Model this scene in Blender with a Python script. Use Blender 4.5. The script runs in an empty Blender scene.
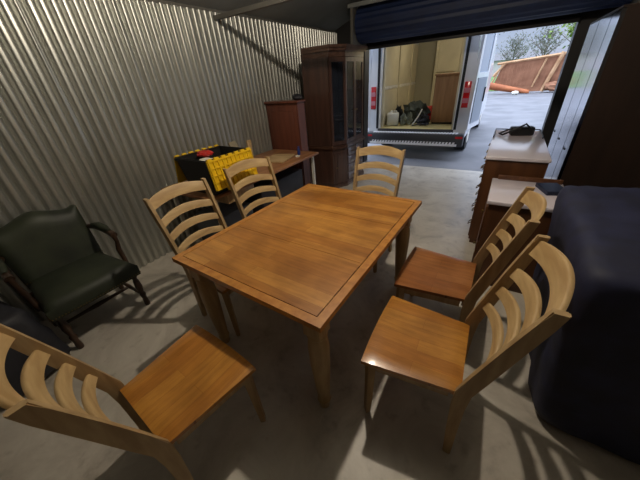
import bpy, bmesh, math, random
from mathutils import Vector, Matrix, noise
random.seed(7)
PI = math.pi
sc = bpy.context.scene
col = sc.collection

# ------------------------------------------------------------ materials
def srgb(r, g, b):
    f = lambda c: (c/255/12.92) if c/255 <= .04045 else ((c/255+.055)/1.055)**2.4
    return (f(r), f(g), f(b), 1)

def mat(name, c, rough=.6, metal=0, c2=None, scale=8, stretch=(1, 1, 1), bump=0, coat=0, detail=5, lo=.35, hi=.65, spec=.5):
    m = bpy.data.materials.new(name); m.use_nodes = True
    nt = m.node_tree; b = nt.nodes['Principled BSDF']
    b.inputs['Base Color'].default_value = c
    b.inputs['Roughness'].default_value = rough
    b.inputs['Metallic'].default_value = metal
    b.inputs['Specular IOR Level'].default_value = spec
    if coat:
        b.inputs['Coat Weight'].default_value = coat
        b.inputs['Coat Roughness'].default_value = .12
    if c2 is not None or bump:
        tc = nt.nodes.new('ShaderNodeTexCoord'); mp = nt.nodes.new('ShaderNodeMapping')
        mp.inputs['Scale'].default_value = stretch
        nt.links.new(tc.outputs['Object'], mp.inputs['Vector'])
        n = nt.nodes.new('ShaderNodeTexNoise'); n.inputs['Scale'].default_value = scale
        n.inputs['Detail'].default_value = detail
        nt.links.new(mp.outputs['Vector'], n.inputs['Vector'])
        if c2 is not None:
            r = nt.nodes.new('ShaderNodeValToRGB')
            r.color_ramp.elements[0].position = lo; r.color_ramp.elements[1].position = hi
            r.color_ramp.elements[0].color = c2; r.color_ramp.elements[1].color = c
            nt.links.new(n.outputs['Fac'], r.inputs['Fac'])
            nt.links.new(r.outputs['Color'], b.inputs['Base Color'])
        if bump:
            bp = nt.nodes.new('ShaderNodeBump'); bp.inputs['Strength'].default_value = bump
            bp.inputs['Distance'].default_value = .01
            nt.links.new(n.outputs['Fac'], bp.inputs['Height'])
            nt.links.new(bp.outputs['Normal'], b.inputs['Normal'])
    return m

def plank_mat(name, ca, cb, cm, plank_len, plank_w, along='x', rough=.3, coat=.4):
    """staves of varying tone running along one axis, with fine grain"""
    m = bpy.data.materials.new(name); m.use_nodes = True
    nt = m.node_tree; b = nt.nodes['Principled BSDF']; L = nt.links.new
    tc = nt.nodes.new('ShaderNodeTexCoord'); mp = nt.nodes.new('ShaderNodeMapping')
    if along == 'y': mp.inputs['Rotation'].default_value = (0, 0, PI/2)
    L(tc.outputs['Object'], mp.inputs['Vector'])
    br = nt.nodes.new('ShaderNodeTexBrick')
    br.offset = .37; br.inputs['Scale'].default_value = 1
    br.inputs['Mortar Size'].default_value = .0006; br.inputs['Mortar Smooth'].default_value = .3
    br.inputs['Bias'].default_value = -.1
    br.inputs['Brick Width'].default_value = plank_len; br.inputs['Row Height'].default_value = plank_w
    br.inputs['Color1'].default_value = ca; br.inputs['Color2'].default_value = cb
    br.inputs['Mortar'].default_value = cm
    L(mp.outputs['Vector'], br.inputs['Vector'])
    m2 = nt.nodes.new('ShaderNodeMapping'); m2.inputs['Scale'].default_value = (2.2, 26, 26)
    L(mp.outputs['Vector'], m2.inputs['Vector'])
    n = nt.nodes.new('ShaderNodeTexNoise'); n.inputs['Scale'].default_value = 1.6; n.inputs['Detail'].default_value = 8
    n.inputs['Roughness'].default_value = .7
    L(m2.outputs['Vector'], n.inputs['Vector'])
    r = nt.nodes.new('ShaderNodeValToRGB')
    r.color_ramp.elements[0].position = .3; r.color_ramp.elements[0].color = (.55, .5, .42, 1)
    r.color_ramp.elements[1].position = .65; r.color_ramp.elements[1].color = (1, 1, 1, 1)
    L(n.outputs['Fac'], r.inputs['Fac'])
    mx = nt.nodes.new('ShaderNodeMix'); mx.data_type = 'RGBA'; mx.blend_type = 'MULTIPLY'
    mx.inputs[0].default_value = .75
    L(br.outputs['Color'], mx.inputs[6]); L(r.outputs['Color'], mx.inputs[7])
    # blotches of worn stain
    n2 = nt.nodes.new('ShaderNodeTexNoise'); n2.inputs['Scale'].default_value = 4.5; n2.inputs['Detail'].default_value = 3
    L(mp.outputs['Vector'], n2.inputs['Vector'])
    r2 = nt.nodes.new('ShaderNodeValToRGB')
    r2.color_ramp.elements[0].position = .35; r2.color_ramp.elements[0].color = (.62, .57, .50, 1)
    r2.color_ramp.elements[1].position = .6; r2.color_ramp.elements[1].color = (1, 1, 1, 1)
    L(n2.outputs['Fac'], r2.inputs['Fac'])
    mx2 = nt.nodes.new('ShaderNodeMix'); mx2.data_type = 'RGBA'; mx2.blend_type = 'MULTIPLY'
    mx2.inputs[0].default_value = .8
    L(mx.outputs[2], mx2.inputs[6]); L(r2.outputs['Color'], mx2.inputs[7])
    L(mx2.outputs[2], b.inputs['Base Color'])
    b.inputs['Roughness'].default_value = rough
    b.inputs['Coat Weight'].default_value = coat; b.inputs['Coat Roughness'].default_value = .15
    return m

M = dict(
    top=plank_mat('varnished_staves', srgb(204, 144, 66), srgb(176, 114, 46), srgb(128, 80, 34), .75, .085, 'x', .42, .3),
    border=mat('table_border_wood', srgb(192, 132, 60), .42, c2=srgb(168, 108, 44), scale=3, stretch=(8, 8, 8), coat=.3),
    seat=plank_mat('seat_staves', srgb(208, 146, 62), srgb(186, 120, 46), srgb(160, 96, 34), 2.4, .07, 'y', .3, .5),
    seat_red=plank_mat('reddish_seat_staves', srgb(182, 122, 72), srgb(162, 102, 56), srgb(130, 74, 34), 2.4, .07, 'y', .28, .5),
    oak=mat('pale_oak', srgb(186, 158, 116), .5, c2=srgb(160, 130, 90), scale=3, stretch=(10, 10, 1.5)),
    oak_slat=mat('pale_oak_slat', srgb(196, 166, 118), .45, c2=srgb(172, 140, 94), scale=3, stretch=(1.5, 10, 10)),
    groove=mat('dark_groove', srgb(70, 38, 18), .7),
    cherry=mat('dark_cherry', srgb(88, 62, 52), .35, c2=srgb(70, 49, 42), scale=2.5, stretch=(8, 8, .8), coat=.9),
    cherry_top=mat('dark_crown', srgb(92, 66, 52), .35, c2=srgb(70, 44, 34), scale=2.5, stretch=(2, 8, 8), coat=.9),
    chest=mat('reddish_brown_wood', srgb(112, 62, 44), .45, c2=srgb(90, 48, 34), scale=2, stretch=(8, 8, .8)),
    paletop=mat('pale_laminate_top', srgb(226, 218, 228), .25, coat=.4),
    walnut=mat('glossy_brown_wood', srgb(112, 66, 34), .25, c2=srgb(84, 46, 22), scale=2, stretch=(8, .8, 8), coat=.9),
    walnut_d=mat('brown_wood_side', srgb(98, 60, 32), .5, c2=srgb(78, 45, 23), scale=2, stretch=(8, 8, .8)),
    leather=mat('green_leather', srgb(52, 58, 42), .55, c2=srgb(34, 40, 30), scale=5, bump=.15),
    armwood=mat('dark_turned_wood', srgb(66, 44, 28), .4, c2=srgb(44, 28, 18), scale=6),
    brass=mat('aged_brass', srgb(120, 100, 60), .4, .8),
    blackp=mat('black_plastic', srgb(26, 26, 28), .45),
    yellow=mat('yellow_plastic', srgb(238, 196, 26), .45),
    redp=mat('red_plastic', srgb(190, 40, 34), .45),
    whitep=mat('white_plastic', srgb(222, 220, 208), .5),
    whitem=mat('white_painted_metal', srgb(214, 210, 200), .4),
    bluep=mat('blue_plastic', srgb(30, 50, 120), .4),
    board=mat('raw_pine', srgb(196, 168, 124), .7, c2=srgb(170, 138, 96), scale=3, stretch=(2, 9, 9)),
    tarp=mat('navy_cloth', srgb(36, 40, 70), .7, c2=srgb(26, 29, 52), scale=9, bump=.3),
    bag=mat('charcoal_cloth', srgb(42, 42, 50), .6, c2=srgb(30, 30, 37), scale=7, bump=.3),
    galv=mat('galvanized_steel', srgb(194, 195, 189), .36, .72, c2=srgb(178, 179, 173), scale=3, stretch=(1, 6, .6)),
    galvp=mat('pale_painted_steel', srgb(150, 148, 142), .6),
    ceil=mat('dark_grey_ceiling', srgb(138, 141, 138), .7, c2=srgb(122, 125, 122), scale=2),
    beam=mat('painted_steel_beam', srgb(104, 102, 96), .5),
    drum=mat('dark_blue_shutter', srgb(24, 40, 78), .55, c2=srgb(20, 32, 62), scale=3),
    dark=mat('dark_wall', srgb(38, 34, 32), .8),
    darkwood=mat('very_dark_wood', srgb(44, 28, 20), .5, c2=srgb(34, 21, 15), scale=2, stretch=(8, 8, 1)),
    mirror=mat('glossy_door_panel', srgb(150, 150, 158), .13, 1),
    jamb=mat('dark_painted_jamb', srgb(40, 38, 38), .5),
    vanw=mat('white_van_paint', srgb(225, 228, 234), .25, coat=.5),
    vang=mat('dark_bumper_plastic', srgb(50, 50, 54), .5),
    vanin=mat('grey_door_lining', srgb(140, 148, 160), .5),
    vanb=mat('beige_lining', srgb(204, 194, 164), .6, c2=srgb(186, 176, 148), scale=2),
    vanbk=mat('grey_partition', srgb(150, 144, 122), .6),
    vanfl=mat('plywood_load_floor', srgb(205, 190, 130), .6, c2=srgb(180, 162, 108), scale=3, stretch=(1, 6, 1)),
    lens=mat('red_lamp_lens', srgb(190, 24, 34), .2, coat=.5),
    clear=mat('clear_lamp_lens', srgb(190, 120, 132), .15),
    chrome=mat('step_tread', srgb(240, 240, 244), .4, 0),
    rubber=mat('rubber', srgb(24, 24, 25), .8),
    asphalt=mat('asphalt', srgb(126, 126, 130), .8, c2=srgb(106, 107, 111), scale=1.2, bump=.2, detail=9),
    grass=mat('grass', srgb(100, 136, 66), .9, c2=srgb(80, 112, 52), scale=4),
    rust=mat('rust_brown_panel', srgb(172, 122, 92), .8, c2=srgb(144, 98, 72), scale=2),
    lumber=mat('weathered_lumber', srgb(205, 165, 125), .8, c2=srgb(180, 138, 100), scale=3),
    orange=mat('orange_brown_sheet', srgb(196, 118, 72), .6, c2=srgb(165, 92, 56), scale=2),
    bark=mat('bark', srgb(112, 102, 94), .9),
    leafg=mat('spring_leaves', srgb(140, 160, 80), .8, c2=srgb(106, 128, 62), scale=3),
    leafd=mat('dull_twigs', srgb(120, 122, 112), .9),
    pile=mat('grey_green_cloth', srgb(70, 76, 66), .8, c2=srgb(44, 48, 42), scale=6, bump=.3),
    pilel=mat('pale_grey_green_cloth', srgb(150, 156, 140), .8, c2=srgb(96, 102, 90), scale=6),
    furn=mat('brown_furniture_panel', srgb(150, 112, 74), .6, c2=srgb(130, 94, 60), scale=2, stretch=(8, 8, 1)),
    siding=mat('pale_siding', srgb(190, 186, 180), .8),
    roofg=mat('grey_roof', srgb(110, 108, 110), .8),
)
def glass_mat():
    m = bpy.data.materials.new('dark_cabinet_glass'); m.use_nodes = True
    b = m.node_tree.nodes['Principled BSDF']
    b.inputs['Base Color'].default_value = srgb(120, 130, 150); b.inputs['Roughness'].default_value = .03
    b.inputs['Transmission Weight'].default_value = .9; b.inputs['IOR'].default_value = 1.45
    return m
M['glass'] = glass_mat()
M['carglass'] = mat('van_window_glass', srgb(150, 165, 185), .05, coat=.6)

# concrete floor
def concrete():
    m = bpy.data.materials.new('worn_concrete'); m.use_nodes = True
    nt = m.node_tree; b = nt.nodes['Principled BSDF']; L = nt.links.new
    tc = nt.nodes.new('ShaderNodeTexCoord')
    n = nt.nodes.new('ShaderNodeTexNoise'); n.inputs['Scale'].default_value = 2.4; n.inputs['Detail'].default_value = 9
    n.inputs['Roughness'].default_value = .65; n.inputs['Distortion'].default_value = .8
    L(tc.outputs['Object'], n.inputs['Vector'])
    r = nt.nodes.new('ShaderNodeValToRGB'); cr = r.color_ramp
    cr.elements[0].position = .28; cr.elements[0].color = srgb(140, 132, 122)
    cr.elements[1].position = .62; cr.elements[1].color = srgb(203, 196, 184)
    e = cr.elements.new(.44); e.color = srgb(182, 174, 162)
    L(n.outputs['Fac'], r.inputs['Fac'])
    n2 = nt.nodes.new('ShaderNodeTexNoise'); n2.inputs['Scale'].default_value = 9; n2.inputs['Detail'].default_value = 6
    L(tc.outputs['Object'], n2.inputs['Vector'])
    r2 = nt.nodes.new('ShaderNodeValToRGB')
    r2.color_ramp.elements[0].position = .27; r2.color_ramp.elements[0].color = (.6, .56, .52, 1)
    r2.color_ramp.elements[1].position = .4; r2.color_ramp.elements[1].color = (1, 1, 1, 1)
    L(n2.outputs['Fac'], r2.inputs['Fac'])
    mx = nt.nodes.new('ShaderNodeMix'); mx.data_type = 'RGBA'; mx.blend_type = 'MULTIPLY'; mx.inputs[0].default_value = .7
    L(r.outputs['Color'], mx.inputs[6]); L(r2.outputs['Color'], mx.inputs[7])
    L(mx.outputs[2], b.inputs['Base Color'])
    rr = nt.nodes.new('ShaderNodeMapRange'); rr.inputs[3].default_value = .3; rr.inputs[4].default_value = .5
    L(n.outputs['Fac'], rr.inputs[0]); L(rr.outputs[0], b.inputs['Roughness'])
    bp = nt.nodes.new('ShaderNodeBump'); bp.inputs['Strength'].default_value = .15; bp.inputs['Distance'].default_value = .01
    L(n2.outputs['Fac'], bp.inputs['Height']); L(bp.outputs['Normal'], b.inputs['Normal'])
    return m
M['concrete'] = concrete()

# ------------------------------------------------------------ helpers
def box(bm, x0, x1, y0, y1, z0, z1, bev=0, mtx=None):
    r = bmesh.ops.create_cube(bm, size=1)
    vs = r['verts']
    for v in vs:
        v.co = Vector(((x0+x1)/2+v.co.x*(x1-x0), (y0+y1)/2+v.co.y*(y1-y0), (z0+z1)/2+v.co.z*(z1-z0)))
    if mtx is not None:
        for v in vs: v.co = mtx @ v.co
    if bev:
        es = list({e for v in vs for e in v.link_edges})
        bmesh.ops.bevel(bm, geom=es, offset=bev, segments=2, affect='EDGES', profile=.5)

def prism(bm, pts, axis, a, b, bev=0):
    """extrude polygon pts (2-tuples) along axis from a to b. axis 'x': pts=(y,z); 'y': (x,z); 'z': (x,y)"""
    def co(p, t):
        return {'x': (t, p[0], p[1]), 'y': (p[0], t, p[1]), 'z': (p[0], p[1], t)}[axis]
    v0 = [bm.verts.new(co(p, a)) for p in pts]; v1 = [bm.verts.new(co(p, b)) for p in pts]
    f = [bm.faces.new(v0), bm.faces.new(v1)]
    n = len(pts)
    for i in range(n): f.append(bm.faces.new((v0[i], v0[(i+1) % n], v1[(i+1) % n], v1[i])))
    bmesh.ops.recalc_face_normals(bm, faces=f)
    if bev:
        es = list({e for v in v0+v1 for e in v.link_edges})
        bmesh.ops.bevel(bm, geom=es, offset=bev, segments=2, affect='EDGES', profile=.5)

def tube(bm, path, rad, seg=10, cap=True):
    path = [Vector(p) for p in path]
    if not isinstance(rad, (list, tuple)): rad = [rad]*len(path)
    rings = []
    ref = Vector((0, 0, 1))
    d0 = (path[1]-path[0]).normalized()
    if abs(d0.z) > .9: ref = Vector((1, 0, 0))
    for i, p in enumerate(path):
        d = (path[min(i+1, len(path)-1)]-path[max(i-1, 0)]).normalized()
        u = d.cross(ref).normalized(); w = d.cross(u).normalized()
        rings.append([bm.verts.new(p+(u*math.cos(2*PI*k/seg)+w*math.sin(2*PI*k/seg))*rad[i]) for k in range(seg)])
    for a, b in zip(rings, rings[1:]):
        for k in range(seg): bm.faces.new((a[k], a[(k+1) % seg], b[(k+1) % seg], b[k]))
    if cap:
        bm.faces.new(list(reversed(rings[0]))); bm.faces.new(rings[-1])

def blob(bm, c, s, sub=3, amp=.15, freq=3, seed=0, flat=None):
    r = bmesh.ops.create_icosphere(bm, subdivisions=sub, radius=1)
    for v in r['verts']:
        k = 1+amp*noise.noise(v.co*freq+Vector((seed, seed*2, 0)))
        p = Vector((v.co.x*s[0]*k, v.co.y*s[1]*k, v.co.z*s[2]*k))+Vector(c)
        if flat is not None and p.z < flat: p.z = flat
        v.co = p

def obj(name, bm, m, parent=None, smooth=False, angle=None):
    bmesh.ops.recalc_face_normals(bm, faces=bm.faces[:])
    me = bpy.data.meshes.new(name); bm.to_mesh(me); bm.free()
    if isinstance(m, str): m = M[m]
    me.materials.append(m)
    if smooth:
        for p in me.polygons: p.use_smooth = True
        if angle is None: angle = 50
        me.set_sharp_from_angle(angle=math.radians(angle))
    o = bpy.data.objects.new(name, me); col.objects.link(o)
    if parent: o.parent = parent
    return o
def B(): return bmesh.new()
def pbox(name, m, parent, *a, bev=0, mtx=None):
    b = B(); box(b, *a, bev=bev, mtx=mtx); return obj(name, b, m, parent, smooth=bool(bev))
def struct(o): o['kind'] = 'structure'; return o
def thing(name, label, cat, loc=(0, 0, 0), rz=0, group=None):
    o = bpy.data.objects.new(name, None); col.objects.link(o)
    o.location = loc; o.rotation_euler = (0, 0, rz); o.empty_display_size = .1
    return tag(o, label, cat, group)
def tag(o, label, cat, group=None):
    o['label'] = label; o['category'] = cat
    if group: o['group'] = group
    return o
def dup(root, loc, rz, label=None, group=None):
    r = root.copy(); col.objects.link(r); r.location = loc; r.rotation_euler = (0, 0, rz)
    if label: r['label'] = label
    if group: r['group'] = group
    for ch in list(root.children):
        c = ch.copy(); col.objects.link(c); c.parent = r
        for g in list(ch.children):
            d = g.copy(); col.objects.link(d); d.parent = c
    return r

WX = -2.95        # left wall plane
RX = 1.32         # right wall
DY = 5.45         # threshold
CZ = 2.305
# ------------------------------------------------------------ setting
struct(pbox('floor', 'concrete', None, -3.1, 1.45, -1.7, DY, -.15, 0))
struct(pbox('ground', 'asphalt', None, -60, 60, DY, 140, -.17, -.015))

def corrugated(x, y0, y1, z0, z1, nrm=1, period=.0715, amp=.015, thick=.004):
    b = B(); prof = []
    y = y0; n = int((y1-y0)/period*12)
    for i in range(n+1):
        t = y0+(y1-y0)*i/n
        ph = (t-y0)/period
        d = abs((ph % 1)-.5)
        s = 1-2*math.exp(-(d/.17)**2)
        extra = -.006 if (int(ph) % 9 == 0) and (ph % 1) < .5 else 0
        prof.append((t, x+nrm*(amp*s+extra)))
    va = [b.verts.new((px, py, z0)) for py, px in prof]; vb = [b.verts.new((px, py, z1)) for py, px in prof]
    vc = [b.verts.new((px-nrm*thick, py, z0)) for py, px in prof]; vd = [b.verts.new((px-nrm*thick, py, z1)) for py, px in prof]
    for i in range(n):
        b.faces.new((va[i], va[i+1], vb[i+1], vb[i])); b.faces.new((vc[i], vc[i+1], vd[i+1], vd[i]))
    return b
wl = struct(obj('wall_left', corrugated(WX, -1.6, 5.62, 0, CZ), 'galv', smooth=True))
b = B(); box(b, WX-.12, WX-.03, -1.6, 5.65, 0, CZ+.05); struct(obj('wall_left', b, 'beam'))
# front wall sections left and right of the opening (corrugated on the inside)
b = B()
n = 60; X0, X1 = WX, -2.42; pr = []
for i in range(n+1):
    t = X0+(X1-X0)*i/n; pr.append((t, DY+.1-.011*math.sin(2*PI*(t-X0)/.0715)))
va = [b.verts.new((p[0], p[1], 0)) for p in pr]; vb = [b.verts.new((p[0], p[1], 2.6)) for p in pr]
for i in range(n): b.faces.new((va[i], va[i+1], vb[i+1], vb[i]))
box(b, X0, X1, DY+.125, DY+.16, 0, 2.6)
struct(obj('wall_front', b, 'galv', smooth=True))
struct(pbox('wall_front', 'jamb', None, .54, RX+.1, DY-.05, DY+.16, 0, 3.0))
struct(pbox('trim_1', 'jamb', None, -2.45, -2.36, DY-.03, DY+.18, 0, 2.6))
struct(pbox('wall_front', 'jamb', None, WX-.1, RX+.1, DY+.02, DY+.2, 2.02, 3.05))
struct(pbox('wall_right', 'galvp', None, RX, RX+.1, -1.6, DY+.1, 0, 3.05))
struct(pbox('wall_back', 'dark', None, WX-.1, RX+.1, -1.7, -1.6, 0, 3.05))
# ceiling: slopes up from the top of the left wall
b = B(); prism(b, [(WX-.12, CZ), (-1.3, 2.98), (RX+.1, 2.98), (RX+.1, 3.06), (-1.35, 3.06), (WX-.12, CZ+.08)], 'y', -1.7, DY+.2)
struct(obj('ceiling', b, 'ceil'))
# purlins and track members under the roof
struct(pbox('trim_2', 'beam', None, WX, RX, 2.645, 2.69, 2.235, 2.275))
struct(pbox('trim_3', 'ceil', None, -2.4, RX, 4.84, 4.88, 2.50, 2.55))
# rolled-up shutter door
rd = bpy.data.objects.new('door_1', None); col.objects.link(rd); rd.location = (0, 5.12, 2.3); struct(rd)
b = B(); pts = []
for k in range(40):
    a = 2*PI*k/40; r = .235+.012*(k % 2); pts.append((5.0+0*r+r*math.cos(a)-5.0, r*math.sin(a)))
prism(b, pts, 'x', -2.3, .9)
obj('door_curtain', b, 'drum', rd)
pbox('bottom_bar', 'jamb', rd, -2.36, .54, .2, .26, -.32, -.26, bev=.006)
pbox('bracket', 'beam', rd, -2.36, -2.32, -.27, .28, -.27, .2)
pbox('bracket', 'beam', rd, .92, .96, -.27, .28, -.27, .2)

# ------------------------------------------------------------ dining table
T = thing('dining_table', 'large dining table with orange-brown plank top and pale legs, amid the chairs', 'table', (-.925, 1.294, 0), -.033)
hx, hy = .519, .690
b = B(); e = .046
for ya, yb in ((-hy+e, -.231), (-.229, .229), (.231, hy-e)): box(b, -hx+e, hx-e, ya, yb, .733, .760)
obj('tabletop', b, 'top', T)
b = B()
for a in ((-hx, hx, -hy, -hy+.042), (-hx, hx, hy-.042, hy), (-hx, -hx+.042, -hy+.042, hy-.042), (hx-.042, hx, -hy+.042, hy-.042)):
    box(b, *a, .732, .760)
box(b, -hx+.006, hx-.006, -hy+.006, hy-.006, .7225, .7315)
obj('edge_border', b, 'border', T)
b = B(); box(b, -hx+.041, hx-.041, -hy+.041, hy-.041, .7318, .752); obj('groove', b, 'groove', T)
b = B()
for s in (-1, 1):
    box(b, -hx+.145, hx-.145, s*(hy-.075)-.011, s*(hy-.075)+.011, .635, .722)
    box(b, s*(hx-.075)-.011, s*(hx-.075)+.011, -hy+.145, hy-.145, .635, .722)
obj('apron', b, 'oak', T)
def table_leg(sx, sy):
    b = B(); cx, cy = sx*(hx-.09), sy*(hy-.09)
    box(b, cx-.045, cx+.045, cy-.045, cy+.045, .60, .722, bev=.004)
    zs = [.60, .585, .57, .555, .50, .40, .28, .15, .08, .065, .05, .0]
    rs = [.043, .050, .040, .047, .053, .051, .045, .037, .032, .038, .033, .027]
    tube(b, [(cx, cy, z) for z in zs], rs, 18)
    return b
for sx in (-1, 1):
    for sy in (-1, 1): obj('leg', table_leg(sx, sy), 'oak', T, smooth=True, angle=35)

# ------------------------------------------------------------ ladder back chairs
def make_chair(label, seat_mat='seat'):
    t = thing('dining_chair', label, 'chair', group='ladder back dining chairs around the table')
    b = B()
    # scooped seat as a grid with rounded front edge
    NX, NY = 14, 12; g = []
    for lay in (0, 1):
        rows = []
        for j in range(NY+1):
            v = j/NY; y = -.205+.425*v; w = .197+(.244-.197)*v
            row = []
            for i in range(NX+1):
                u = -1+2*i/NX
                z = .460-.012*(1-u*u)*(1-(2*v-1)**2)
                e = min(1-abs(u), 1.0)*w; ez = min(v, 1-v)*.425
                d = min(e, ez)
                if d < .008: z -= .006*(1-d/.008)
                yy = y - (.010*(u*u) if v > .5 else 0)*(v-.5)*2
                row.append(b.verts.new((u*w, yy, z if lay else .434)))
            rows.append(row)
        g.append(rows)
    for j in range(NY):
        for i in range(NX):
            b.faces.new((g[1][j][i], g[1][j][i+1], g[1][j+1][i+1], g[1][j+1][i]))
            b.faces.new((g[0][j][i], g[0][j+1][i], g[0][j+1][i+1], g[0][j][i+1]))
    for j in range(NY):
        for i in (0, NX): b.faces.new((g[0][j][i], g[0][j+1][i], g[1][j+1][i], g[1][j][i]))
    for i in range(NX):
        for j in (0, NY): b.faces.new((g[0][j][i], g[0][j][i+1], g[1][j][i+1], g[1][j][i]))
    obj('seat', b, seat_mat, t, smooth=True, angle=45)
    # apron under the seat
    b = B()
    box(b, -.195, .195, .168, .186, .375, .4335); box(b, -.165, .165, -.19, -.172, .375, .4335)
    for s in (-1, 1):
        prism(b, [(s*.212, .16), (s*.196, .16), (s*.166, -.165), (s*.182, -.165)], 'z', .375, .4335)
    obj('apron', b, 'oak', t)
    for s in (-1, 1):
        b = B()
        p = [(s*.205, .178)]
        tube(b, [(s*.208, .176, .4335), (s*.208, .176, .36), (s*.212, .182, .02), (s*.212, .182, 0)], [.027, .026, .019, .017], 4)
        obj('front_leg', b, 'oak', t)
    # rear posts: leg and back upright in one piece, splaying outward and raked back
    side = [(0, -.222, .013, .034), (.2, -.212, .012, .044), (.38, -.207, .011, .054), (.48, -.212, .011, .058), (.60, -.244, .011, .056),
            (.80, -.300, .011, .050), (.94, -.341, .011, .044), (1.0, -.358, .011, .040)]
    px = lambda z: .207+(.224-.207)*max(0, (z-.45)/.55)
    py = lambda z: next(a[1]+(c[1]-a[1])*(z-a[0])/(c[0]-a[0]) for a, c in zip(side, side[1:]) if a[0] <= z <= c[0])
    for s in (-1, 1):
        b = B(); rings = []
        for z, y, hw, dp in side:
            x = s*px(z)
            rings.append([b.verts.new((x-hw, y-dp/2, z)), b.verts.new((x+hw, y-dp/2, z)), b.verts.new((x+hw, y+dp/2, z)), b.verts.new((x-hw, y+dp/2, z))])
        for q, r in zip(rings, rings[1:]):
            for k in range(4): b.faces.new((q[k], q[(k+1) % 4], r[(k+1) % 4], r[k]))
        b.faces.new(rings[0]); b.faces.new(rings[-1])
        es = [e for e in b.edges if abs(e.verts[0].co.z-e.verts[1].co.z) > .01]
        bmesh.ops.bevel(b, geom=es, offset=.004, segments=2, affect='EDGES')
        obj('back_post', b, 'oak', t, smooth=True, angle=40)
    # curved arched slats
    for z0, h, rise in ((.582, .048, .028), (.686, .052, .028), (.792, .056, .028), (.916, .078, .022)):
        b = B(); N = 18; R = []
        for i in range(N+1):
            u = -1+2*i/N; x = u*(px(z0)-.004)
            yb = -.045*(1-u*u)
            zl = z0+rise*(1-u*u); zh = zl+h*(.86+.14*(1-u*u))
            yl = py(z0)+yb; yh = py(min(z0+h, .995))+yb
            R.append([b.verts.new((x, yl-.009, zl)), b.verts.new((x, yh-.009, zh-.004)), b.verts.new((x, yh-.003, zh)), b.verts.new((x, yh+.005, zh)), b.verts.new((x, yh+.009, zh-.004)), b.verts.new((x, yl+.009, zl))])
        for q, r in zip(R, R[1:]):
            for k in range(6): b.faces.new((q[k], q[(k+1) % 6], r[(k+1) % 6], r[k]))
        b.faces.new(R[0]); b.faces.new(R[-1])
        obj('crest_rail' if h > .06 else 'back_slat', b, 'oak_slat', t, smooth=True, angle=50)
    return t

chA = make_chair('ladder back chair with orange-brown seat, nearer of the two chairs on the right')
chA.location = (-.118, .982, 0); chA.rotation_euler.z = PI/2+.03
chB = make_chair('ladder back chair with reddish glossy seat, at the right side beyond the nearest right chair', 'seat_red')
chB.location = (-.15, 1.57, 0); chB.rotation_euler.z = PI/2
dup(chA, (-.992, .272, 0), -.07, 'ladder back chair seen from behind at the near left, seat edge towards the table end')
dup(chA, (-1.51, 1.005, 0), -PI/2-.01, 'ladder back chair on the wall side nearest the green armchair')
dup(chA, (-1.515, 1.634, 0), -PI/2-.2, 'ladder back chair in front of the desk, just right of the yellow tote')
dup(chA, (-.925, 2.13, 0), PI-.03, 'ladder back chair at the far end of the table facing the camera, van behind it')

# ------------------------------------------------------------ green armchair
A = thing('armchair', 'dark green leather armchair with turned dark wood legs and stretchers, against the corrugated wall', 'armchair', (-2.5, .39, 0), 0)
# local: +x is front
def lx(x): return x+2.5
b = B()   # seat cushion, crowned
NX, NY = 16, 18; top = []; bot = []
for i in range(NX+1):
    u = i/NX; x = -.23+.49*u; rt = []; rb = []
    for j in range(NY+1):
        v = -1+2*j/NY; w = .25+.045*u
        bulge = .018*(1-v*v)*(u > .5)*(2*u-1)
        ed = min(1-abs(v), (1-u)*2.2, 1)
        z = .415+.045*min(1, ed*6)**.5+.02*(1-v*v)*math.sin(PI*min(1, u+.05))
        rt.append(b.verts.new((x+bulge, v*w, z))); rb.append(b.verts.new((x+bulge*.8, v*w*.99, .335)))
    top.append(rt); bot.append(rb)
for i in range(NX):
    for j in range(NY):
        b.faces.new((top[i][j], top[i+1][j], top[i+1][j+1], top[i][j+1])); b.faces.new((bot[i][j], bot[i][j+1], bot[i+1][j+1], bot[i+1][j]))
for i in range(NX):
    for j in (0, NY): b.faces.new((top[i][j], top[i+1][j], bot[i+1][j], bot[i][j]))
for j in range(NY):
    for i in (0, NX): b.faces.new((top[i][j], top[i][j+1], bot[i][j+1], bot[i][j]))
obj('seat', b, 'leather', A, smooth=True, angle=60)
b = B()   # nailhead trim along the seat front and sides
for k in range(34):
    v = -1+2*k/33; bl = .018*(1-v*v)
    bmesh.ops.create_icosphere(b, subdivisions=1, radius=.005, matrix=Matrix.Translation((.263+bl, v*.288, .35)))
for s in (-1, 1):
    for k in range(24):
        u = k/23; bmesh.ops.create_icosphere(b, subdivisions=1, radius=.005, matrix=Matrix.Translation((-.22+.47*u, s*(.252+.045*u), .35)))
obj('nail_trim', b, 'brass', A)
b = B()   # camel back
N, K = 20, 12; F = []; G = []
for k in range(K+1):
    t = k/K; rf = []; rg = []
    for j in range(N+1):
        v = -1+2*j/N
        hgt = .455+.06*math.exp(-(v/.45)**2)+.012*(abs(v) > .85)
        z = .40+(hgt-.02)*t; x = -.235-.10*t
        w = .255+.02*t
        ed = min((1-abs(v))*5, (1-t)*6, 1)**.5 if min((1-abs(v)), (1-t)) > 0 else 0
        rf.append(b.verts.new((x+.035*ed+.012, v*w, z))); rg.append(b.verts.new((x-.035, v*w, z)))
    F.append(rf); G.append(rg)
for k in range(K):
    for j in range(N):
        b.faces.new((F[k][j], F[k][j+1], F[k+1][j+1], F[k+1][j])); b.faces.new((G[k][j], G[k+1][j], G[k+1][j+1], G[k][j+1]))
    for j in (0, N): b.faces.new((F[k][j], F[k+1][j], G[k+1][j], G[k][j]))
for j in range(N):
    for k in (0, K): b.faces.new((F[k][j], F[k][j+1], G[k][j+1], G[k][j]))
obj('backrest', b, 'leather', A, smooth=True, angle=60)
b = B()
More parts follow.
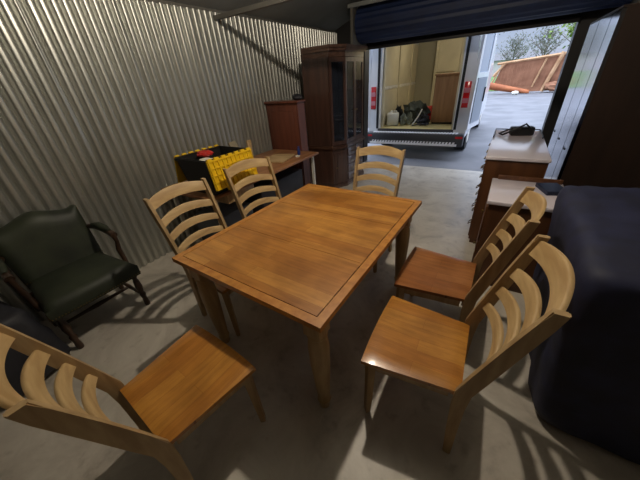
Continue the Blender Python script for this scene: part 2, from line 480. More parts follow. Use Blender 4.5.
for k in range(26):
    v = -1+2*k/25; bmesh.ops.create_icosphere(b, subdivisions=1, radius=.0045, matrix=Matrix.Translation((-.205+.025*(1-v*v), v*.25, .452+.01*(1-v*v))))
obj('nail_trim', b, 'brass', A)
for s in (-1, 1):
    b = B()
    tube(b, [(-.285, s*.27, .665), (-.2, s*.292, .672), (-.1, s*.305, .662), (0, s*.31, .645), (.045, s*.312, .632)], [.02, .023, .024, .024, .026], 12)
    ar = obj('arm', b, 'armwood', A, smooth=True)
    b = B(); tube(b, [(-.23, s*.285, .684), (-.15, s*.30, .688), (-.06, s*.307, .675), (-.0, s*.311, .662)], [.016, .028, .028, .014], 12)
    obj('arm_pad', b, 'leather', ar, smooth=True)
    b = B(); tube(b, [(.03, s*.31, .64), (.045, s*.31, .58), (.02, s*.302, .50), (.06, s*.295, .42), (.07, s*.29, .36)], [.02, .015, .02, .017, .018], 10)
    obj('arm_support', b, 'armwood', A, smooth=True)
    for xf, nm in ((.19, 'leg'), (-.27, 'leg')):
        b = B(); zs = [.345, .30, .28, .26, .2, .14, .12, .1, .08, .02, 0]; rs = [.024, .024, .015, .022, .027, .016, .024, .022, .018, .022, .02]
        tube(b, [(xf, s*.255, z) for z in zs], rs, 12); obj(nm, b, 'armwood', A, smooth=True)
    b = B(); tube(b, [(-.27, s*.255, .11), (-.1, s*.255, .11), (-.04, s*.255, .11), (.02, s*.255, .11), (.19, s*.255, .11)], [.012, .013, .018, .013, .012], 10)
    obj('side_stretcher', b, 'armwood', A, smooth=True)
b = B(); tube(b, [(-.04, -.255, .11), (-.04, -.1, .11), (-.04, 0, .11), (-.04, .1, .11), (-.04, .255, .11)], [.012, .014, .02, .014, .012], 10)
obj('cross_stretcher', b, 'armwood', A, smooth=True)

# dark bag beside the armchair
b = B()
r = bmesh.ops.create_cube(b, size=1)
bmesh.ops.subdivide_edges(b, edges=b.edges[:], cuts=9, use_grid_fill=True)
for v in b.verts:
    p = v.co*2; q = Vector((p.x, p.y, p.z))
    l = (abs(p.x)**6+abs(p.y)**6+abs(p.z)**6)**(1/6); q /= max(l, .001)
    nz = noise.noise(q*2.3)*.09+noise.noise(q*6)*.03
    taper = 1-.18*(q.z+1)/2
    v.co = Vector((q.x*.27*(taper+nz), q.y*.22*(taper+nz), .25+q.z*.25*(1+nz*.8)))
    if v.co.z < .02: v.co.z = max(0, v.co.z)
o = obj('duffel_bag', b, 'bag', smooth=True, angle=80); o.location = (-2.43, -.16, 0); o.rotation_euler.z = .2
tag(o, 'dark charcoal cloth bag on the floor between the green armchair and the nearest chair', 'bag')

# ------------------------------------------------------------ desk with tote and boards
D = thing('desk', 'long brown desk with white metal legs along the corrugated wall, holding the tote', 'desk', (-2.46, 2.28, 0))
pbox('desktop', mat('brown_desktop', srgb(168, 118, 78), .45, c2=srgb(140, 92, 58), scale=2, stretch=(8, 1, 8)), D, -.40, .40, -.90, .92, .712, .74, bev=.003)
for y in (-.82, .86):
    b = B()
    for x in (-.34, .33): box(b, x-.016, x+.016, y-.016, y+.016, 0, .69)
    box(b, -.34, .33, y-.014, y+.014, .69, .7115); box(b, -.30, .30, y-.01, y+.01, .10, .13)
    obj('leg_frame', b, 'whitem', D)
pbox('drawer', 'oak', D, .1, .392, -.72, -.36, .62, .71, bev=.003)

Tt = thing('storage_tote', 'black plastic storage tote with open yellow lid flaps, on the desk by the wall', 'tote', (-2.262, 1.675, .741), -.02)
Tt.scale = (1, .9, 1.06)
b = B()
x0, x1, y0, y1 = .17, .215, .235, .275   # base half, rim half
def ringv(hx_, hy_, z): return [b.verts.new(p) for p in ((-hx_, -hy_, z), (hx_, -hy_, z), (hx_, hy_, z), (-hx_, hy_, z))]
ro, rt_, ri, rb_ = ringv(.17, .235, 0), ringv(.22, .28, .31), ringv(.212, .272, .31), ringv(.163, .228, .006)
for q, r in ((ro, rt_), (rt_, ri), (ri, rb_)):
    for k in range(4): b.faces.new((q[k], q[(k+1) % 4], r[(k+1) % 4], r[k]))
b.faces.new(ro); b.faces.new(rb_)
obj('bin', b, 'blackp', Tt)
b = B()
for s in (-1, 1):
    box(b, -.225, .225, s*.283-.008, s*.283+.008, .285, .303); box(b, s*.217-.008, s*.217+.008, -.283, .283, .290, .3085)
obj('rim', b, 'blackp', Tt)
for s in (-1, 1):    # hanging lid flap with a waffle of ribs and toothed edge
    b = B()
    mt = Matrix.Translation((s*.232, 0, .305)) @ Matrix.Rotation(-s*(.16 if s > 0 else .3), 4, 'Y')
    box(b, -.006, .006, -.285, .285, -.24, 0, mtx=mt)
    for k in range(11):
        y = -.27+.054*k; box(b, s*.006, s*.016, y-.005, y+.005, -.235, -.005, mtx=mt)
    for k in range(5):
        z = -.235+.0565*k; box(b, s*.006, s*.016, -.28, .28, z-.005, z+.005, mtx=mt)
    for k in range(7):
        y = -.25+.083*k; box(b, -.012, .012, y-.024, y+.024, -.01, .014, mtx=mt)
    for k in (-1, 1):
        box(b, -.006, .012, k*.1-.05, k*.1+.05, -.27, -.235, mtx=mt)
    obj('lid_flap', b, 'yellow', Tt)
# contents of the tote
b = B(); blob(b, (0, 0, 0), (.08, .07, .028), 3, .3, 3, 4); o = obj('plastic_bag', b, 'redp', smooth=True)
o.location = (-2.36, 1.66, 1.06); tag(o, 'crumpled red plastic packet on top inside the black tote', 'packet')
b = B(); blob(b, (0, 0, 0), (.09, .09, .04), 3, .3, 3, 9); o = obj('cloth_bundle', b, 'whitep', smooth=True)
o.location = (-2.29, 1.60, .992); tag(o, 'grey-white crumpled bundle inside the black tote under the red packet', 'bundle')
b = B(); box(b, -.13, .13, -.17, .17, 0, .19, bev=.02); o = obj('dark_folder_box', b, 'bag'); o.name = 'storage_box'; o.location = (-2.26, 1.675, .752)
tag(o, 'dark box filling the bottom of the black tote', 'box')
# leaning offcut boards and flat board
def board(loc, rot, dim, label, m='board'):
    b = B(); box(b, -dim[0]/2, dim[0]/2, -dim[1]/2, dim[1]/2, 0, dim[2], bev=.002)
    o = obj('wooden_board', b, m); o.location = loc; o.rotation_euler = rot
    return tag(o, label, 'board')
board((-2.66, 2.52, .742), (-.10, -.06, 0), (.02, .07, .26), 'narrow pale wooden offcut standing on end on the desk, right of the tote')
board((-2.62, 2.34, .742), (.06, -.36, .1), (.02, .12, .30), 'short greyish board leaning on the wall directly behind the tote', mat('grey_board', srgb(150, 140, 118), .8))
board((-2.37, 2.72, .742), (0, 0, .25), (.30, .40, .018), 'flat square of pale wood lying on the desk in front of the tall chest')
b = B(); tube(b, [(0, 0, 0), (0, 0, .075), (0, 0, .085), (0, 0, .11)], [.02, .02, .012, .012], 14)
o = obj('marker_bottle', b, 'bluep', smooth=True); o.location = (-2.24, 2.99, .741); o.name = 'bottle'; tag(o, 'small blue bottle on the far end of the desk', 'bottle')
b = B(); tube(b, [(0, 0, 0), (0, 0, .012)], [.032, .032], 16)
o = obj('tape_roll', b, 'whitep', smooth=True); o.location = (-2.20, 2.90, .741); tag(o, 'small white round lid lying beside the blue bottle on the desk', 'lid')
# dark box and pale sheet stored below the desk
o = pbox('storage_box', 'bag', None, -.25, .25, -.42, .42, 0, .56, bev=.012); o.location = (-2.45, 2.55, 0)
tag(o, 'dark grey box on the floor under the far half of the desk', 'box')
o = pbox('storage_box', mat('blue_grey_cardboard', srgb(96, 102, 112), .7), None, -.2, .2, -.25, .25, 0, .42, bev=.012); o.location = (-2.48, 1.78, 0)
tag(o, 'blue-grey box on the floor under the desk, below the yellow and black tote', 'box')

# ------------------------------------------------------------ chest of drawers behind desk
C2 = thing('chest', 'tall reddish-brown chest behind the desk, left of the glazed cabinet', 'chest', (-2.645, 3.345, 0))
pbox('carcass', 'chest', C2, -.275, .275, -.105, .06, .06, 1.345)
pbox('top', 'chest', C2, -.285, .295, -.13, .075, 1.3452, 1.375, bev=.006)
pbox('base', 'chest', C2, -.28, .285, -.11, .07, 0, .0598)
d = pbox('door', 'chest', C2, -.26, .26, -.119, -.1052, .10, 1.315, bev=.003)
pbox('raised_panel', 'chest', d, -.20, .20, -.129, -.1192, .17, 1.25, bev=.007)
b = B(); blob(b, (0, 0, 0), (.07, .06, .04), 3, .3, 2.5, 3, flat=-.03); o = obj('cloth_bundle', b, 'bag', smooth=True); o.location = (-2.43, 3.345, 1.408)
tag(o, 'small dark bundle lying on top of the reddish-brown chest', 'bundle')

# ------------------------------------------------------------ china cabinet
H = thing('china_cabinet', 'tall dark cherry china cabinet with glass doors above drawers, by the opening', 'cabinet', (0, 0, 0))
H.location = (-2.55, 4.5, 0)
# footprint in world coords -> local
def hp(pts): return [(x+2.55, y-4.5) for x, y in pts]
YB0, YB1 = 3.78, 4.84
foot = hp([(-2.62, YB0), (-2.17, YB0), (-2.04, YB0+.24), (-2.04, YB1-.2), (-2.17, YB1), (-2.62, YB1)])
def grow(p, g):
    return [(x+(g if x > -.2 else 0), y+(g if y > .1 else -g)) for x, y in p]
b = B(); prism(b, foot, 'z', .06, .635); obj('base_cabinet', b, 'cherry', H)
b = B(); prism(b, grow(foot, .02), 'z', 0, .0598); obj('plinth', b, 'cherry', H)
b = B(); prism(b, grow(foot, .03), 'z', .6352, .66); prism(b, grow(foot, .015), 'z', .6602, .68); obj('waist_moulding', b, 'cherry_top', H)
b = B(); prism(b, grow(foot, -.0), 'z', 1.845, 1.911); prism(b, grow(foot, .03), 'z', 1.9112, 1.944); prism(b, grow(foot, .045), 'z', 1.9442, 1.977); obj('crown_moulding', b, 'cherry_top', H)
# upper case: back, solid side, corner stiles
b = B(); prism(b, hp([(-2.62, YB0), (-2.19, YB0), (-2.19, YB0+.02), (-2.62, YB0+.02)]), 'z', .6802, 1.8448)
prism(b, hp([(-2.62, YB1-.02), (-2.19, YB1-.02), (-2.19, YB1), (-2.62, YB1)]), 'z', .6802, 1.8448)
prism(b, hp([(-2.62, YB0+.02), (-2.60, YB0+.02), (-2.60, YB1-.02), (-2.62, YB1-.02)]), 'z', .6802, 1.8448)
obj('upper_case', b, 'cherry', H)
b = B()
for z in (1.02, 1.43): prism(b, hp([(-2.60, YB0+.03), (-2.22, YB0+.03), (-2.09, YB0+.25), (-2.09, YB1-.21), (-2.22, YB1-.03), (-2.60, YB1-.03)]), 'z', z, z+.02)
obj('shelf', b, 'cherry', H)
def glazed(p, q, name, n_mull=0):
    """a glazed frame between plan points p and q (local)"""
    p = Vector((*p, 0)); q = Vector((*q, 0)); d = (q-p); L = d.length; ang = math.atan2(d.y, d.x)
    mt = Matrix.Translation(p) @ Matrix.Rotation(ang, 4, 'Z')
    b = B(); w = .04
    box(b, .002, w, .0, .022, .685, 1.84, mtx=mt); box(b, L-w, L-.002, .0, .022, .685, 1.84, mtx=mt)
    box(b, w, L-w, .0, .022, .685, .745, mtx=mt); box(b, w, L-w, 0, .022, 1.785, 1.84, mtx=mt)
    o = obj(name, b, 'cherry', H)
    b = B(); box(b, w, L-w, .008, .013, .745, 1.785, mtx=mt); obj('glass_pane', b, 'glass', o)
    return o
glazed(foot[1], foot[2], 'corner_panel')
ym = (foot[2][1]+foot[3][1])/2
for a, c in ((foot[2], (foot[2][0], ym)), ((foot[2][0], ym), foot[3])):
    o = glazed(a, c, 'door')
    b = B(); yk = c[1]-.03 if a == foot[2] else a[1]+.03
    tube(b, [(foot[2][0], yk, 1.15), (foot[2][0]+.025, yk, 1.15)], [.006, .011], 10); obj('knob', b, 'brass', o)
glazed(foot[3], foot[4], 'corner_panel')
# lower doors / drawers
dd = Vector((*foot[2], 0))-Vector((*foot[1], 0)); an = math.atan2(dd.y, dd.x)
mt = Matrix.Translation(Vector((*foot[1], 0))) @ Matrix.Rotation(an, 4, 'Z')
b = B(); box(b, .03, dd.length-.03, -.012, -.0005, .1, .60, bev=.003, mtx=mt); box(b, .07, dd.length-.07, -.02, -.0125, .15, .55, bev=.003, mtx=mt)
o = obj('corner_door', b, 'cherry', H)
b = B(); tube(b, [(0, 0, 0), (0, -.02, 0)], [.006, .012], 10)
for v in b.verts: v.co = mt @ (v.co+Vector((.06, -.012, .34)))
obj('knob', b, 'brass', o)
for k in range(4):
    z = .085+.135*k
    for a, c in ((foot[2][1]+.02, ym-.01), (ym+.01, foot[3][1]-.02)):
        d = pbox('drawer', 'cherry', H, foot[2][0]+.0005, foot[2][0]+.014, a, c, z, z+.121, bev=.003)
        b = B(); yy = (a+c)/2
        tube(b, [(foot[2][0]+.014, yy-.04, z+.06), (foot[2][0]+.032, yy-.03, z+.05), (foot[2][0]+.032, yy+.03, z+.05), (foot[2][0]+.014, yy+.04, z+.06)], .004, 8)
        obj('handle', b, 'brass', d)

# ------------------------------------------------------------ right side: dresser, night stand, wardrobe, tarp
R1 = thing('dresser', 'glossy brown dresser beside the opening, with a black bag on top', 'dresser', (.18, 3.50, 0))
pbox('carcass', 'walnut_d', R1, -.225, .215, -.655, .655, .05, .872)
pbox('top', 'paletop', R1, -.24, .225, -.67, .67, .8722, .90, bev=.004)
pbox('plinth', 'walnut_d', R1, -.21, .20, -.64, .64, 0, .0498)
for k in range(4):
    z = .075+.198*k
    for a, c in ((-.64, -.01), (.01, .64)):
        d = pbox('drawer', 'walnut_d', R1, -.236, -.2252, a, c, z, z+.184, bev=.003)
        for yy in (a+.14, c-.14):
            b = B(); tube(b, [(-.236, yy-.035, z+.11), (-.262, yy-.028, z+.085), (-.262, yy+.028, z+.085), (-.236, yy+.035, z+.11)], .005, 8)
            obj('handle', b, 'brass', d)
b = B()   # thin dark gallery rail on far edge
tube(b, [(-.23, .2, .915), (-.23, .655, .915), (.21, .655, .915), (.21, .2, .915)], .006, 6)
for p in ((-.23, .2), (-.23, .655), (.21, .655), (.21, .2), (0, .655)): tube(b, [(p[0], p[1], .899), (p[0], p[1], .916)], .006, 6)
obj('gallery_rail', b, 'blackp', R1)
bg = thing('camera_bag', 'small black bag with strap on top of the glossy dresser', 'bag', (.20, 3.86, .902), .2)
b = B(); box(b, -.11, .11, -.06, .06, 0, .09, bev=.02); obj('body', b, 'blackp', bg, smooth=True)
b = B(); tube(b, [(.08, -.05, .06), (.0, -.10, .13), (-.12, -.10, .06), (-.18, -.03, .0125), (-.2, .05, .0125), (-.1, .08, .05)], .01, 8); obj('strap', b, 'blackp', bg, smooth=True)
R2 = thing('nightstand', 'low brown nightstand with glossy top in front of the dresser, behind the reddish-seat chair', 'nightstand', (.27, 2.44, 0))
pbox('carcass', 'walnut_d', R2, -.225, .225, -.26, .26, .05, .722)
pbox('top', 'paletop', R2, -.24, .24, -.275, .275, .7222, .75, bev=.004)
pbox('plinth', 'walnut_d', R2, -.21, .21, -.25, .25, 0, .0498)
pbox('gallery_rail', 'walnut_d', R2, -.2, .23, .25, .268, .7502, .785, bev=.003)
for k in range(2):
    d = pbox('drawer', 'walnut_d', R2, -.24, -.2252, -.24, .24, .09+.31*k, .38+.31*k, bev=.003)
    b = B(); tube(b, [(-.24, 0, .24+.31*k), (-.262, 0, .24+.31*k)], [.007, .014], 10); obj('knob', b, 'brass', d)
b = B(); box(b, -.07, .07, -.1, .1, 0, .03, bev=.004); o = obj('book', b, 'bluep'); o.location = (.42, 2.52, .751); o.rotation_euler.z = .3; M['bluep2'] = mat('dark_blue_cover', srgb(24, 34, 60), .5)
o.data.materials[0] = M['bluep2']; o.name = 'notebook'; tag(o, 'small dark blue book lying on the nightstand top', 'book')

W = thing('wardrobe', 'tall dark wardrobe with glossy reflecting door panels, right of the opening', 'wardrobe', (.89, 3.86, 0))
pbox('carcass', 'darkwood', W, -.315, .41, -.61, .60, 0, 1.875)
for k, (a, c) in enumerate(((-.608, -.350), (-.332, .126), (.146, .598))):
    d = pbox('door', 'mirror', W, -.34, -.3155, a, c, .04, 1.872)
    pbox('handle', 'blackp', d, -.346, -.3402, c-.10, c-.02, .86, .875)
pbox('top', 'darkwood', W, -.34, .41, -.612, .60, 1.8752, 1.89)

b = B()   # tarp covered load
r = bmesh.ops.create_cube(b, size=1)
bmesh.ops.subdivide_edges(b, edges=b.edges[:], cuts=23, use_grid_fill=True)
for v in b.verts:
    p = v.co*2
    l = (abs(p.x)**14+abs(p.y)**14+abs(p.z)**14)**(1/14)
    q = p/max(l, .001)
    t = (q.z+1)/2
    fl = .93+(.17*t if q.x < 0 else .05)
    ang = math.atan2(q.y, q.x)
    fold = .018*math.sin(ang*13+q.z*2)*(1-t)+.03*noise.noise(q*1.8)+.015*noise.noise(q*6)
    h = .955+.02*q.y+.02*noise.noise(Vector((q.x*2.5, q.y*2.5, 3)))+.012*noise.noise(Vector((q.x*7, q.y*5, 1)))
    v.co = Vector((q.x*.43*(fl+fold), q.y*.49*(1+fold*.6), t*h))
    v.co.x = min(v.co.x, .46)
o = obj('tarp', b, 'tarp', smooth=True, angle=80); o.location = (.84, 1.60, 0)
tag(o, 'dark navy tarp draped over a large stored load at the right side', 'tarp')

# ------------------------------------------------------------ outside: van
V = thing('van', 'white cargo van with rear doors open, parked outside the unit opening', 'van', (-1.575, 6.2, 0))
HW = 1.0
b = B()
prof = [(-HW, .42), (-HW, 1.35), (-HW+.06, 2.2), (-HW+.16, 2.52), (-HW+.3, 2.6), (HW-.3, 2.6), (HW-.16, 2.52), (HW-.06, 2.2), (HW, 1.35), (HW, .42)]
inn = [(-.76, .42), (-.76, 1.35), (-.74, 2.2), (-.70, 2.38), (-.62, 2.44), (.62, 2.44), (.70, 2.38), (.74, 2.2), (.76, 1.35), (.76, .42)]
def shell(y, pr): return [b.verts.new((x, y, z)) for x, z in pr]
o0, i0 = shell(0, prof), shell(0, inn)
o1, i1 = shell(4.6, prof), shell(3.2, inn)
for i in range(len(prof)-1):
    b.faces.new((o0[i], o0[i+1], i0[i+1], i0[i])); b.faces.new((o0[i], o0[i+1], o1[i+1], o1[i])); b.faces.new((i0[i], i0[i+1], i1[i+1], i1[i]))
b.faces.new(o1)
obj('body', b, 'vanw', V)
def vb(name, m, *a, bev=0): return pbox(name, m, V, *a, bev=bev)
vb('cargo_floor', 'vanfl', -.755, .755, .02, 3.19, .50, .56)
vb('partition', 'vanbk', -.75, .75, 2.6, 2.65, .5602, 2.4)
b = B(); box(b, -.24, .68, 2.50, 2.55, .5602, 2.3); box(b, -.24, -.18, 2.46, 2.4998, .5602, 2.3); box(b, .28, .34, 2.46, 2.4998, .5602, 2.3); box(b, -.18, .28, 2.46, 2.4998, 1.55, 1.6)
obj('inner_bulkhead_panel', b, 'vanb', V)
b = B()
for s in (-1, 1):
    box(b, s*.752-.01, s*.752+.01, .12, 3.05, .5602, 1.30)
    for k in range(4): box(b, s*.735-.02, s*.735+.02, .1+.98*k, .16+.98*k, .5602, 2.36)
obj('side_lining', b, 'vanb', V)
b = B(); box(b, -.738, -.728, .2, 2.58, 1.302, 1.36)
for k in range(11): box(b, -.728, -.715, .22+.22*k, .32+.22*k, 1.315, 1.347)
obj('lashing_rail', b, 'whitem', V)
b = B()
box(b, -.75, -.74, .1, 3.05, 1.365, 2.3); box(b, .74, .75, .1, 3.05, 1.305, 2.3); box(b, -.6, .6, .1, 3.05, 2.40, 2.43)
obj('upper_lining', b, 'vanb', V)
b = B(); box(b, -.78, .78, -.02, .06, .40, .5598); box(b, -1.0, 1.0, -.16, -.021, .26, .50, bev=.02)
obj('bumper', b, 'vang', V, smooth=True)
b = B()
for k in range(30):
    x = -.84+.058*k
    prism(b, [(x, -.150), (x+.034, -.150), (x+.050, -.03), (x+.016, -.03)], 'z', .5005, .512)
box(b, -.9, .9, -.178, -.162, .275, .315)
for k in range(28):
    x = -.86+.062*k; prism(b, [(x, .315), (x+.035, .315), (x+.05, .35), (x+.015, .35)], 'y', -.172, -.161)
obj('step_tread', b, 'chrome', V)
for s in (-1, 1):
    b = B(); box(b, s*.92-.065, s*.92+.065, -.166, -.1605, .42, .46); obj('reflector', b, 'lens', V)
    b = B(); box(b, s*.90-.055, s*.90+.055, -.03, -.001, .95, 1.38, bev=.008); tl = obj('tail_lamp', b, 'lens', V, smooth=True)
    for za in (1.03, 1.2): b = B(); box(b, s*.90-.05, s*.90+.05, -.036, -.0305, za, za+.08); obj('clear_lens', b, 'clear', tl)
    b = B(); box(b, s*.80-.022, s*.80+.022, -.02, -.0005, .56, 2.2); obj('door_seal', b, 'rubber', V)
    for y in (.95, 3.9):
        b = B(); tube(b, [(s*.74, y, .34), (s*.97, y, .34)], .34, 28); w = obj('wheel', b, 'rubber', V, smooth=True, angle=40)
        b = B(); tube(b, [(s*.955, y, .34), (s*.98, y, .34)], .2, 20); obj('hub', b, 'whitem', w, smooth=True, angle=40)
def vdoor(s, ang):
    """open rear door hinged at the rear corner"""
    mt = Matrix.Translation((s*1.0, -.02, 0)) @ Matrix.Rotation(ang, 4, 'Z')
    b = B()
    box(b, .01, .76, -.02, .02, .56, 1.50, mtx=mt); box(b, .01, .12, -.02, .02, 1.5, 2.35, mtx=mt); box(b, .66, .76, -.02, .02, 1.5, 2.35, mtx=mt); box(b, .12, .66, -.02, .02, 2.2, 2.35, mtx=mt)
    d = obj('rear_door', b, 'vanw', V)
    b = B(); box(b, .12, .66, -.008, .008, 1.5, 2.2, mtx=mt); obj('window', b, 'carglass', d)
    b = B(); box(b, .10, .66, -s*.02-.012, -s*.02+.012, .66, 1.42, mtx=mt); obj('inner_panel', b, 'vanin', d)
    b = B(); tube(b, [mt @ Vector((.60, -s*.045, 1.0)), mt @ Vector((.60, -s*.045, 1.25))], .012, 8); obj('handle', b, 'blackp', d)
vdoor(1, math.radians(80))
vdoor(-1, math.radians(100))

b = B(); tube(b, [(.35, 1.1, 2.39), (.35, 1.1, 2.36)], [.09, .08], 18); dl = obj('dome_lamp', b, 'whitep', V, smooth=True)
vl = bpy.data.lights.new('van_light', 'POINT'); vl.energy = 13; vl.color = (1, .93, .78); vl.shadow_soft_size = .08
vo = bpy.data.objects.new('van_light', vl); col.objects.link(vo); vo.parent = V; vo.location = (.35, 1.1, 2.25)
# cargo in the van (world coordinates)
VX, VY, VZ = -1.575, 6.2, .561
F = thing('cabinet', 'brown wooden cabinet standing inside the van at the right', 'cabinet', (-1.14, 7.1, VZ))
pbox('carcass', 'furn', F, -.24, .24, -.25, .25, .04, .93)
pbox('top', 'furn', F, -.26, .26, -.27, .27, .9302, .96, bev=.004)
pbox('plinth', 'rubber', F, -.22, .22, -.22, .22, 0, .0398)
pbox('door', 'furn', F, -.22, .22, -.262, -.2502, .08, .90, bev=.004)
b = B(); rnd = random.Random(3)
def junk(loc, s, m, name, label, cat, seed):
    b = B(); blob(b, (0, 0, s[2]*.8), s, 3, .7, 2.6, seed, flat=0); o = obj(name, b, m, smooth=True, angle=30); o.location = loc; return tag(o, label, cat)
junk((-1.80, 7.1, VZ), (.25, .20, .25), 'pile', 'cloth_bundle', 'large grey-green crumpled bundle in the middle of the van floor', 'bundle', 2)
junk((-1.50, 6.72, VZ), (.12, .11, .12), 'bag', 'cloth_bundle', 'small charcoal bundle on the van floor, right of the grey-green one', 'bundle', 6)
junk((-1.83, 6.78, VZ), (.06, .07, .13), 'pilel', 'cloth_bundle', 'pale bundle in front of the large grey-green one in the van', 'bundle', 21)
junk((-1.94, 6.66, VZ), (.06, .09, .13), 'pilel', 'cloth_bundle', 'pale grey-green bundle right of the white jug in the van', 'bundle', 8)
junk((-1.56, 7.48, VZ), (.15, .12, .16), 'redp', 'cloth_bundle', 'red bundle in the van behind the charcoal bundle', 'bundle', 5)
junk((-2.19, 7.12, VZ), (.09, .10, .2), 'blackp', 'cloth_bundle', 'black bundle in the van behind the white jug', 'bundle', 11)
for k, (p, q) in enumerate((((-1.70, 6.56, .577), (-1.60, 6.90, .86)), ((-1.70, 6.50, .577), (-1.36, 6.56, .60)))):
    b = B(); tube(b, [p, tuple((a+c)/2+.02 for a, c in zip(p, q)), q], .014, 8); o = obj('metal_pole', b, 'whitem' if k == 0 else 'vang', smooth=True)
    tag(o, 'pale thin pole leaning on the bundles in the van' if k == 0 else 'dark thin pole lying in front of the bundles in the van', 'pole')
jg = thing('jug', 'cream white plastic jug on the van floor at the left', 'jug', (-2.17, 6.62, VZ), .25)
b = B(); box(b, -.13, .13, -.09, .09, 0, .27, bev=.03); tube(b, [(-.03, 0, .265), (-.03, 0, .29)], [.05, .028], 14); obj('body', b, 'whitep', jg, smooth=True)
b = B(); tube(b, [(-.03, 0, .29), (-.03, 0, .315)], .028, 14); obj('cap', b, 'whitep', jg, smooth=True)
b = B(); tube(b, [(.0, 0, .30), (.08, 0, .30), (.09, 0, .262)], .01, 8); obj('handle', b, 'whitep', jg, smooth=True)

# ------------------------------------------------------------ outside: broken crate, lawn, trees, building
K = thing('broken_shed', 'collapsed brown wooden shed with tan timber frame across the lot', 'shed', (.0, 23, 0), -.06)
K.location = (.6, 23.2, 0)
b = B()
prism(b, [(-1.7, .35), (-1.35, 1.62), (2.6, 1.95), (3.2, .1), (-.2, .05)], 'y', .0, .12)
for k in range(22):
    x = -1.35+.19*k; box(b, x, x+.05, -.05, 0, .42, 1.55)
obj('slatted_panel', b, 'rust', K)
def plank(name, p, q, w=.09, m='lumber'):
    b = B(); p = Vector(p); q = Vector(q); tube(b, [p, q], w, 4); return obj(name, b, m, K)
plank('top_beam', (-1.65, -.12, 1.66), (2.7, -.12, 2.0), .07)
plank('frame_timber', (-1.75, -.12, 1.0), (-1.2, -.12, 1.7), .07)
plank('frame_timber', (-1.9, -.12, .25), (-1.35, -.12, 1.66), .05)
plank('frame_timber', (1.0, -.16, .05), (1.5, -.16, 2.0), .10)
plank('frame_timber', (2.2, -.12, .3), (3.1, -.12, 1.6), .07)
plank('frame_timber', (.45, -.14, .3), (.8, -.14, 1.75), .05)
b = B(); N = 12; R = []
for i in range(N+1):
    u = i/N; x = -2.0+2.4*u; zc = .62-.45*u
    R.append([b.verts.new((x, -.5+.1*math.cos(a), max(.0, zc-.22+.3*(1-.4*u)*math.sin(a)+.05))) for a in (k*PI/5-.5 for k in range(7))])
for q, r in zip(R, R[1:]):
    for k in range(6): b.faces.new((q[k], q[k+1], r[k+1], r[k]))
so = obj('bent_sheet', b, 'orange', K, smooth=True); md = so.modifiers.new('s', 'SOLIDIFY'); md.thickness = .03
b = B(); blob(b, (1.6, -.3, .3), (.5, .3, .25), 3, .6, 3, 2, flat=.0); obj('loose_cladding', b, 'rust', K, smooth=True)
b = B(); blob(b, (0, 0, .1), (.18, .12, .12), 2, .4, 3, 2, flat=0); o = obj('plastic_bag', b, 'whitep', smooth=True); o.location = (.25, 22.0, -.014)
tag(o, 'small white bag on the asphalt before the collapsed shed', 'bag')

o = pbox('lawn', 'grass', None, -30, 40, 26, 60, -.02, .03); struct(o)
def tree(loc, h, spread, m, label, cat='tree', seed=0, dens=500, leaf=.09):
    rn = random.Random(seed)
    t = thing('tree', label, cat, loc)
    b = B(); tube(b, [(0, 0, 0), (.05, 0, h*.3), (0, .05, h*.6), (.08, 0, h*.95)], [h*.03, h*.022, h*.014, .02], 8)
    tips = []
    for k in range(26):
        z = h*rn.uniform(.25, .85); a = rn.uniform(0, 2*PI); L = spread*rn.uniform(.5, 1)*(1.15-z/h)
        p = Vector((0, 0, z)); m1 = p+Vector((math.cos(a)*L*.5, math.sin(a)*L*.5, L*.45)); q = p+Vector((math.cos(a)*L, math.sin(a)*L, L*.7+.3))
        tube(b, [p, m1, q], [h*.008, h*.005, .012], 5); tips += [m1, q]
        for _ in range(3):
            q2 = m1+Vector((rn.uniform(-.5, .5), rn.uniform(-.5, .5), rn.uniform(.2, .7)))*L*.6; tube(b, [m1, q2], [.02, .01], 4); tips.append(q2)
    obj('trunk', b, 'bark', t)
    b = B()
    for k in range(dens):
        c = rn.choice(tips)+Vector((rn.gauss(0, .28), rn.gauss(0, .28), rn.gauss(0, .28)))*spread*.35
        ax = Vector((rn.uniform(-1, 1), rn.uniform(-1, 1), rn.uniform(-1, 1))).normalized(); u = ax.orthogonal().normalized(); w = ax.cross(u)
        s = leaf*rn.uniform(.6, 1.4)
        b.faces.new([b.verts.new(c+u*s), b.verts.new(c+w*s*.6), b.verts.new(c-u*s), b.verts.new(c-w*s*.6)])
    obj('crown', b, m, t)
tree((-2.6, 29, 0), 5.5, 1.9, 'leafd', 'bare dark tree just right of the open van door', seed=1, dens=500, leaf=.05)
tree((4.4, 33, 0), 5.2, 3.0, 'leafg', 'light green budding tree behind the right end of the collapsed shed', seed=2, dens=2200, leaf=.13)
tree((2.2, 42, 0), 4.6, 3.0, 'leafd', 'grey twiggy tree behind the middle of the collapsed shed', seed=3, dens=700, leaf=.09)
tree((-.6, 46, 0), 4.4, 3.0, 'leafd', 'grey twiggy tree behind the left end of the collapsed shed', seed=4, dens=700, leaf=.09)
tree((7.0, 40, 0), 6.0, 3.2, 'leafg', 'tall light green tree furthest to the right by the opening jamb', seed=5, dens=2200, leaf=.13)
tree((-4.6, 44, 0), 5.0, 3.0, 'leafd', 'grey twiggy tree far behind the open van door', seed=6, dens=700, leaf=.09)
Bd = thing('building', 'low pale building with grey roof far behind the trees', 'building', (-4, 62, 0))
pbox('wall', 'siding', Bd, -16, 22, 0, 6, 0, 2.3)
b = B(); prism(b, [(-.4, 2.3), (3, 3.3), (6.4, 2.3)], 'x', -16.4, 22.4); obj('roof', b, 'roofg', Bd)

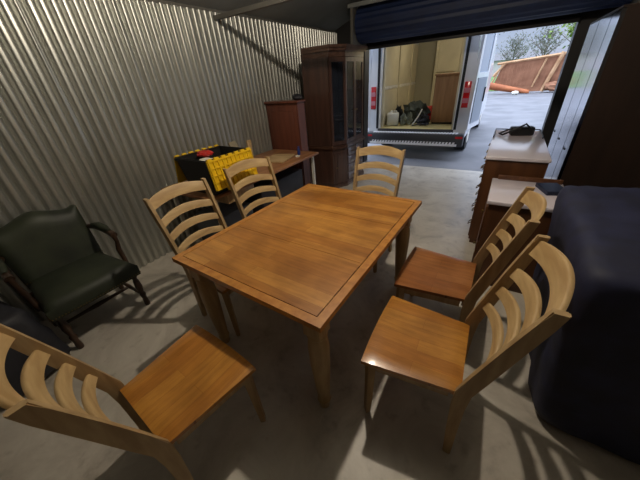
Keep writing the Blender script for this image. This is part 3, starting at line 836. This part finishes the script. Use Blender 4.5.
# ------------------------------------------------------------ ceiling lamp and daylight
LP = (-.75, 1.6, 2.70)
Lf = thing('ceiling_lamp', 'bare bulb ceiling lamp hanging from the roof above the dining table', 'lamp', (LP[0], LP[1], 2.97))
b = B(); tube(b, [(0, 0, .005), (0, 0, -.03)], [.06, .05], 16); tube(b, [(0, 0, -.03), (0, 0, -.17)], .008, 8); tube(b, [(0, 0, -.17), (0, 0, -.215)], .018, 12)
obj('socket', b, 'whitep', Lf, smooth=True)
ld = bpy.data.lights.new('lamp_light', 'POINT'); ld.energy = 87; ld.color = (1, .87, .70); ld.shadow_soft_size = .035
lo = bpy.data.objects.new('lamp_light', ld); col.objects.link(lo); lo.parent = Lf; lo.location = (0, 0, 2.70-2.97)

w = bpy.data.worlds.new('World'); sc.world = w; w.use_nodes = True; nt = w.node_tree; bgN = nt.nodes['Background']
tc = nt.nodes.new('ShaderNodeTexCoord'); mp = nt.nodes.new('ShaderNodeMapping'); mp.inputs['Scale'].default_value = (1, 1, 4)
n = nt.nodes.new('ShaderNodeTexNoise'); n.inputs['Scale'].default_value = 3; n.inputs['Detail'].default_value = 6
r = nt.nodes.new('ShaderNodeValToRGB')
r.color_ramp.elements[0].position = .35; r.color_ramp.elements[0].color = srgb(172, 190, 222)
r.color_ramp.elements[1].position = .65; r.color_ramp.elements[1].color = srgb(222, 230, 244)
nt.links.new(tc.outputs['Generated'], mp.inputs['Vector']); nt.links.new(mp.outputs['Vector'], n.inputs['Vector'])
nt.links.new(n.outputs['Fac'], r.inputs['Fac']); nt.links.new(r.outputs['Color'], bgN.inputs['Color'])
# overcast sky: brighter towards the zenith
sx = nt.nodes.new('ShaderNodeSeparateXYZ'); nt.links.new(tc.outputs['Generated'], sx.inputs[0])
mr = nt.nodes.new('ShaderNodeMapRange'); mr.inputs[1].default_value = .08; mr.inputs[2].default_value = .8
mr.inputs[3].default_value = .95; mr.inputs[4].default_value = 5.6
nt.links.new(sx.outputs['Z'], mr.inputs[0]); nt.links.new(mr.outputs[0], bgN.inputs['Strength'])

# ------------------------------------------------------------ camera
pit, roll, yaw = .5333, -.0819, .5928
cp, sp = math.cos(pit), math.sin(pit); cr, sr = math.cos(roll), math.sin(roll)
fwd = Vector((0, cp, -sp)); up = Vector((0, sp, cp)); rt = Vector((1, 0, 0))
rt2 = cr*rt+sr*up; up2 = -sr*rt+cr*up
Z = Matrix.Rotation(yaw, 3, 'Z')
X_, Y_, Z_ = Z @ rt2, Z @ up2, -(Z @ fwd)
cam = bpy.data.cameras.new('camera'); co = bpy.data.objects.new('camera', cam); col.objects.link(co)
co.matrix_world = Matrix(((X_.x, Y_.x, Z_.x, 0), (X_.y, Y_.y, Z_.y, 0), (X_.z, Y_.z, Z_.z, 1.585), (0, 0, 0, 1)))
cam.sensor_width = 36; cam.lens = 269.88/640*36; cam.clip_start = .02; cam.clip_end = 400
sc.camera = co
sc.view_settings.view_transform = 'Standard'; sc.view_settings.look = 'None'; sc.view_settings.gamma = 1
sc.view_settings.exposure = 0
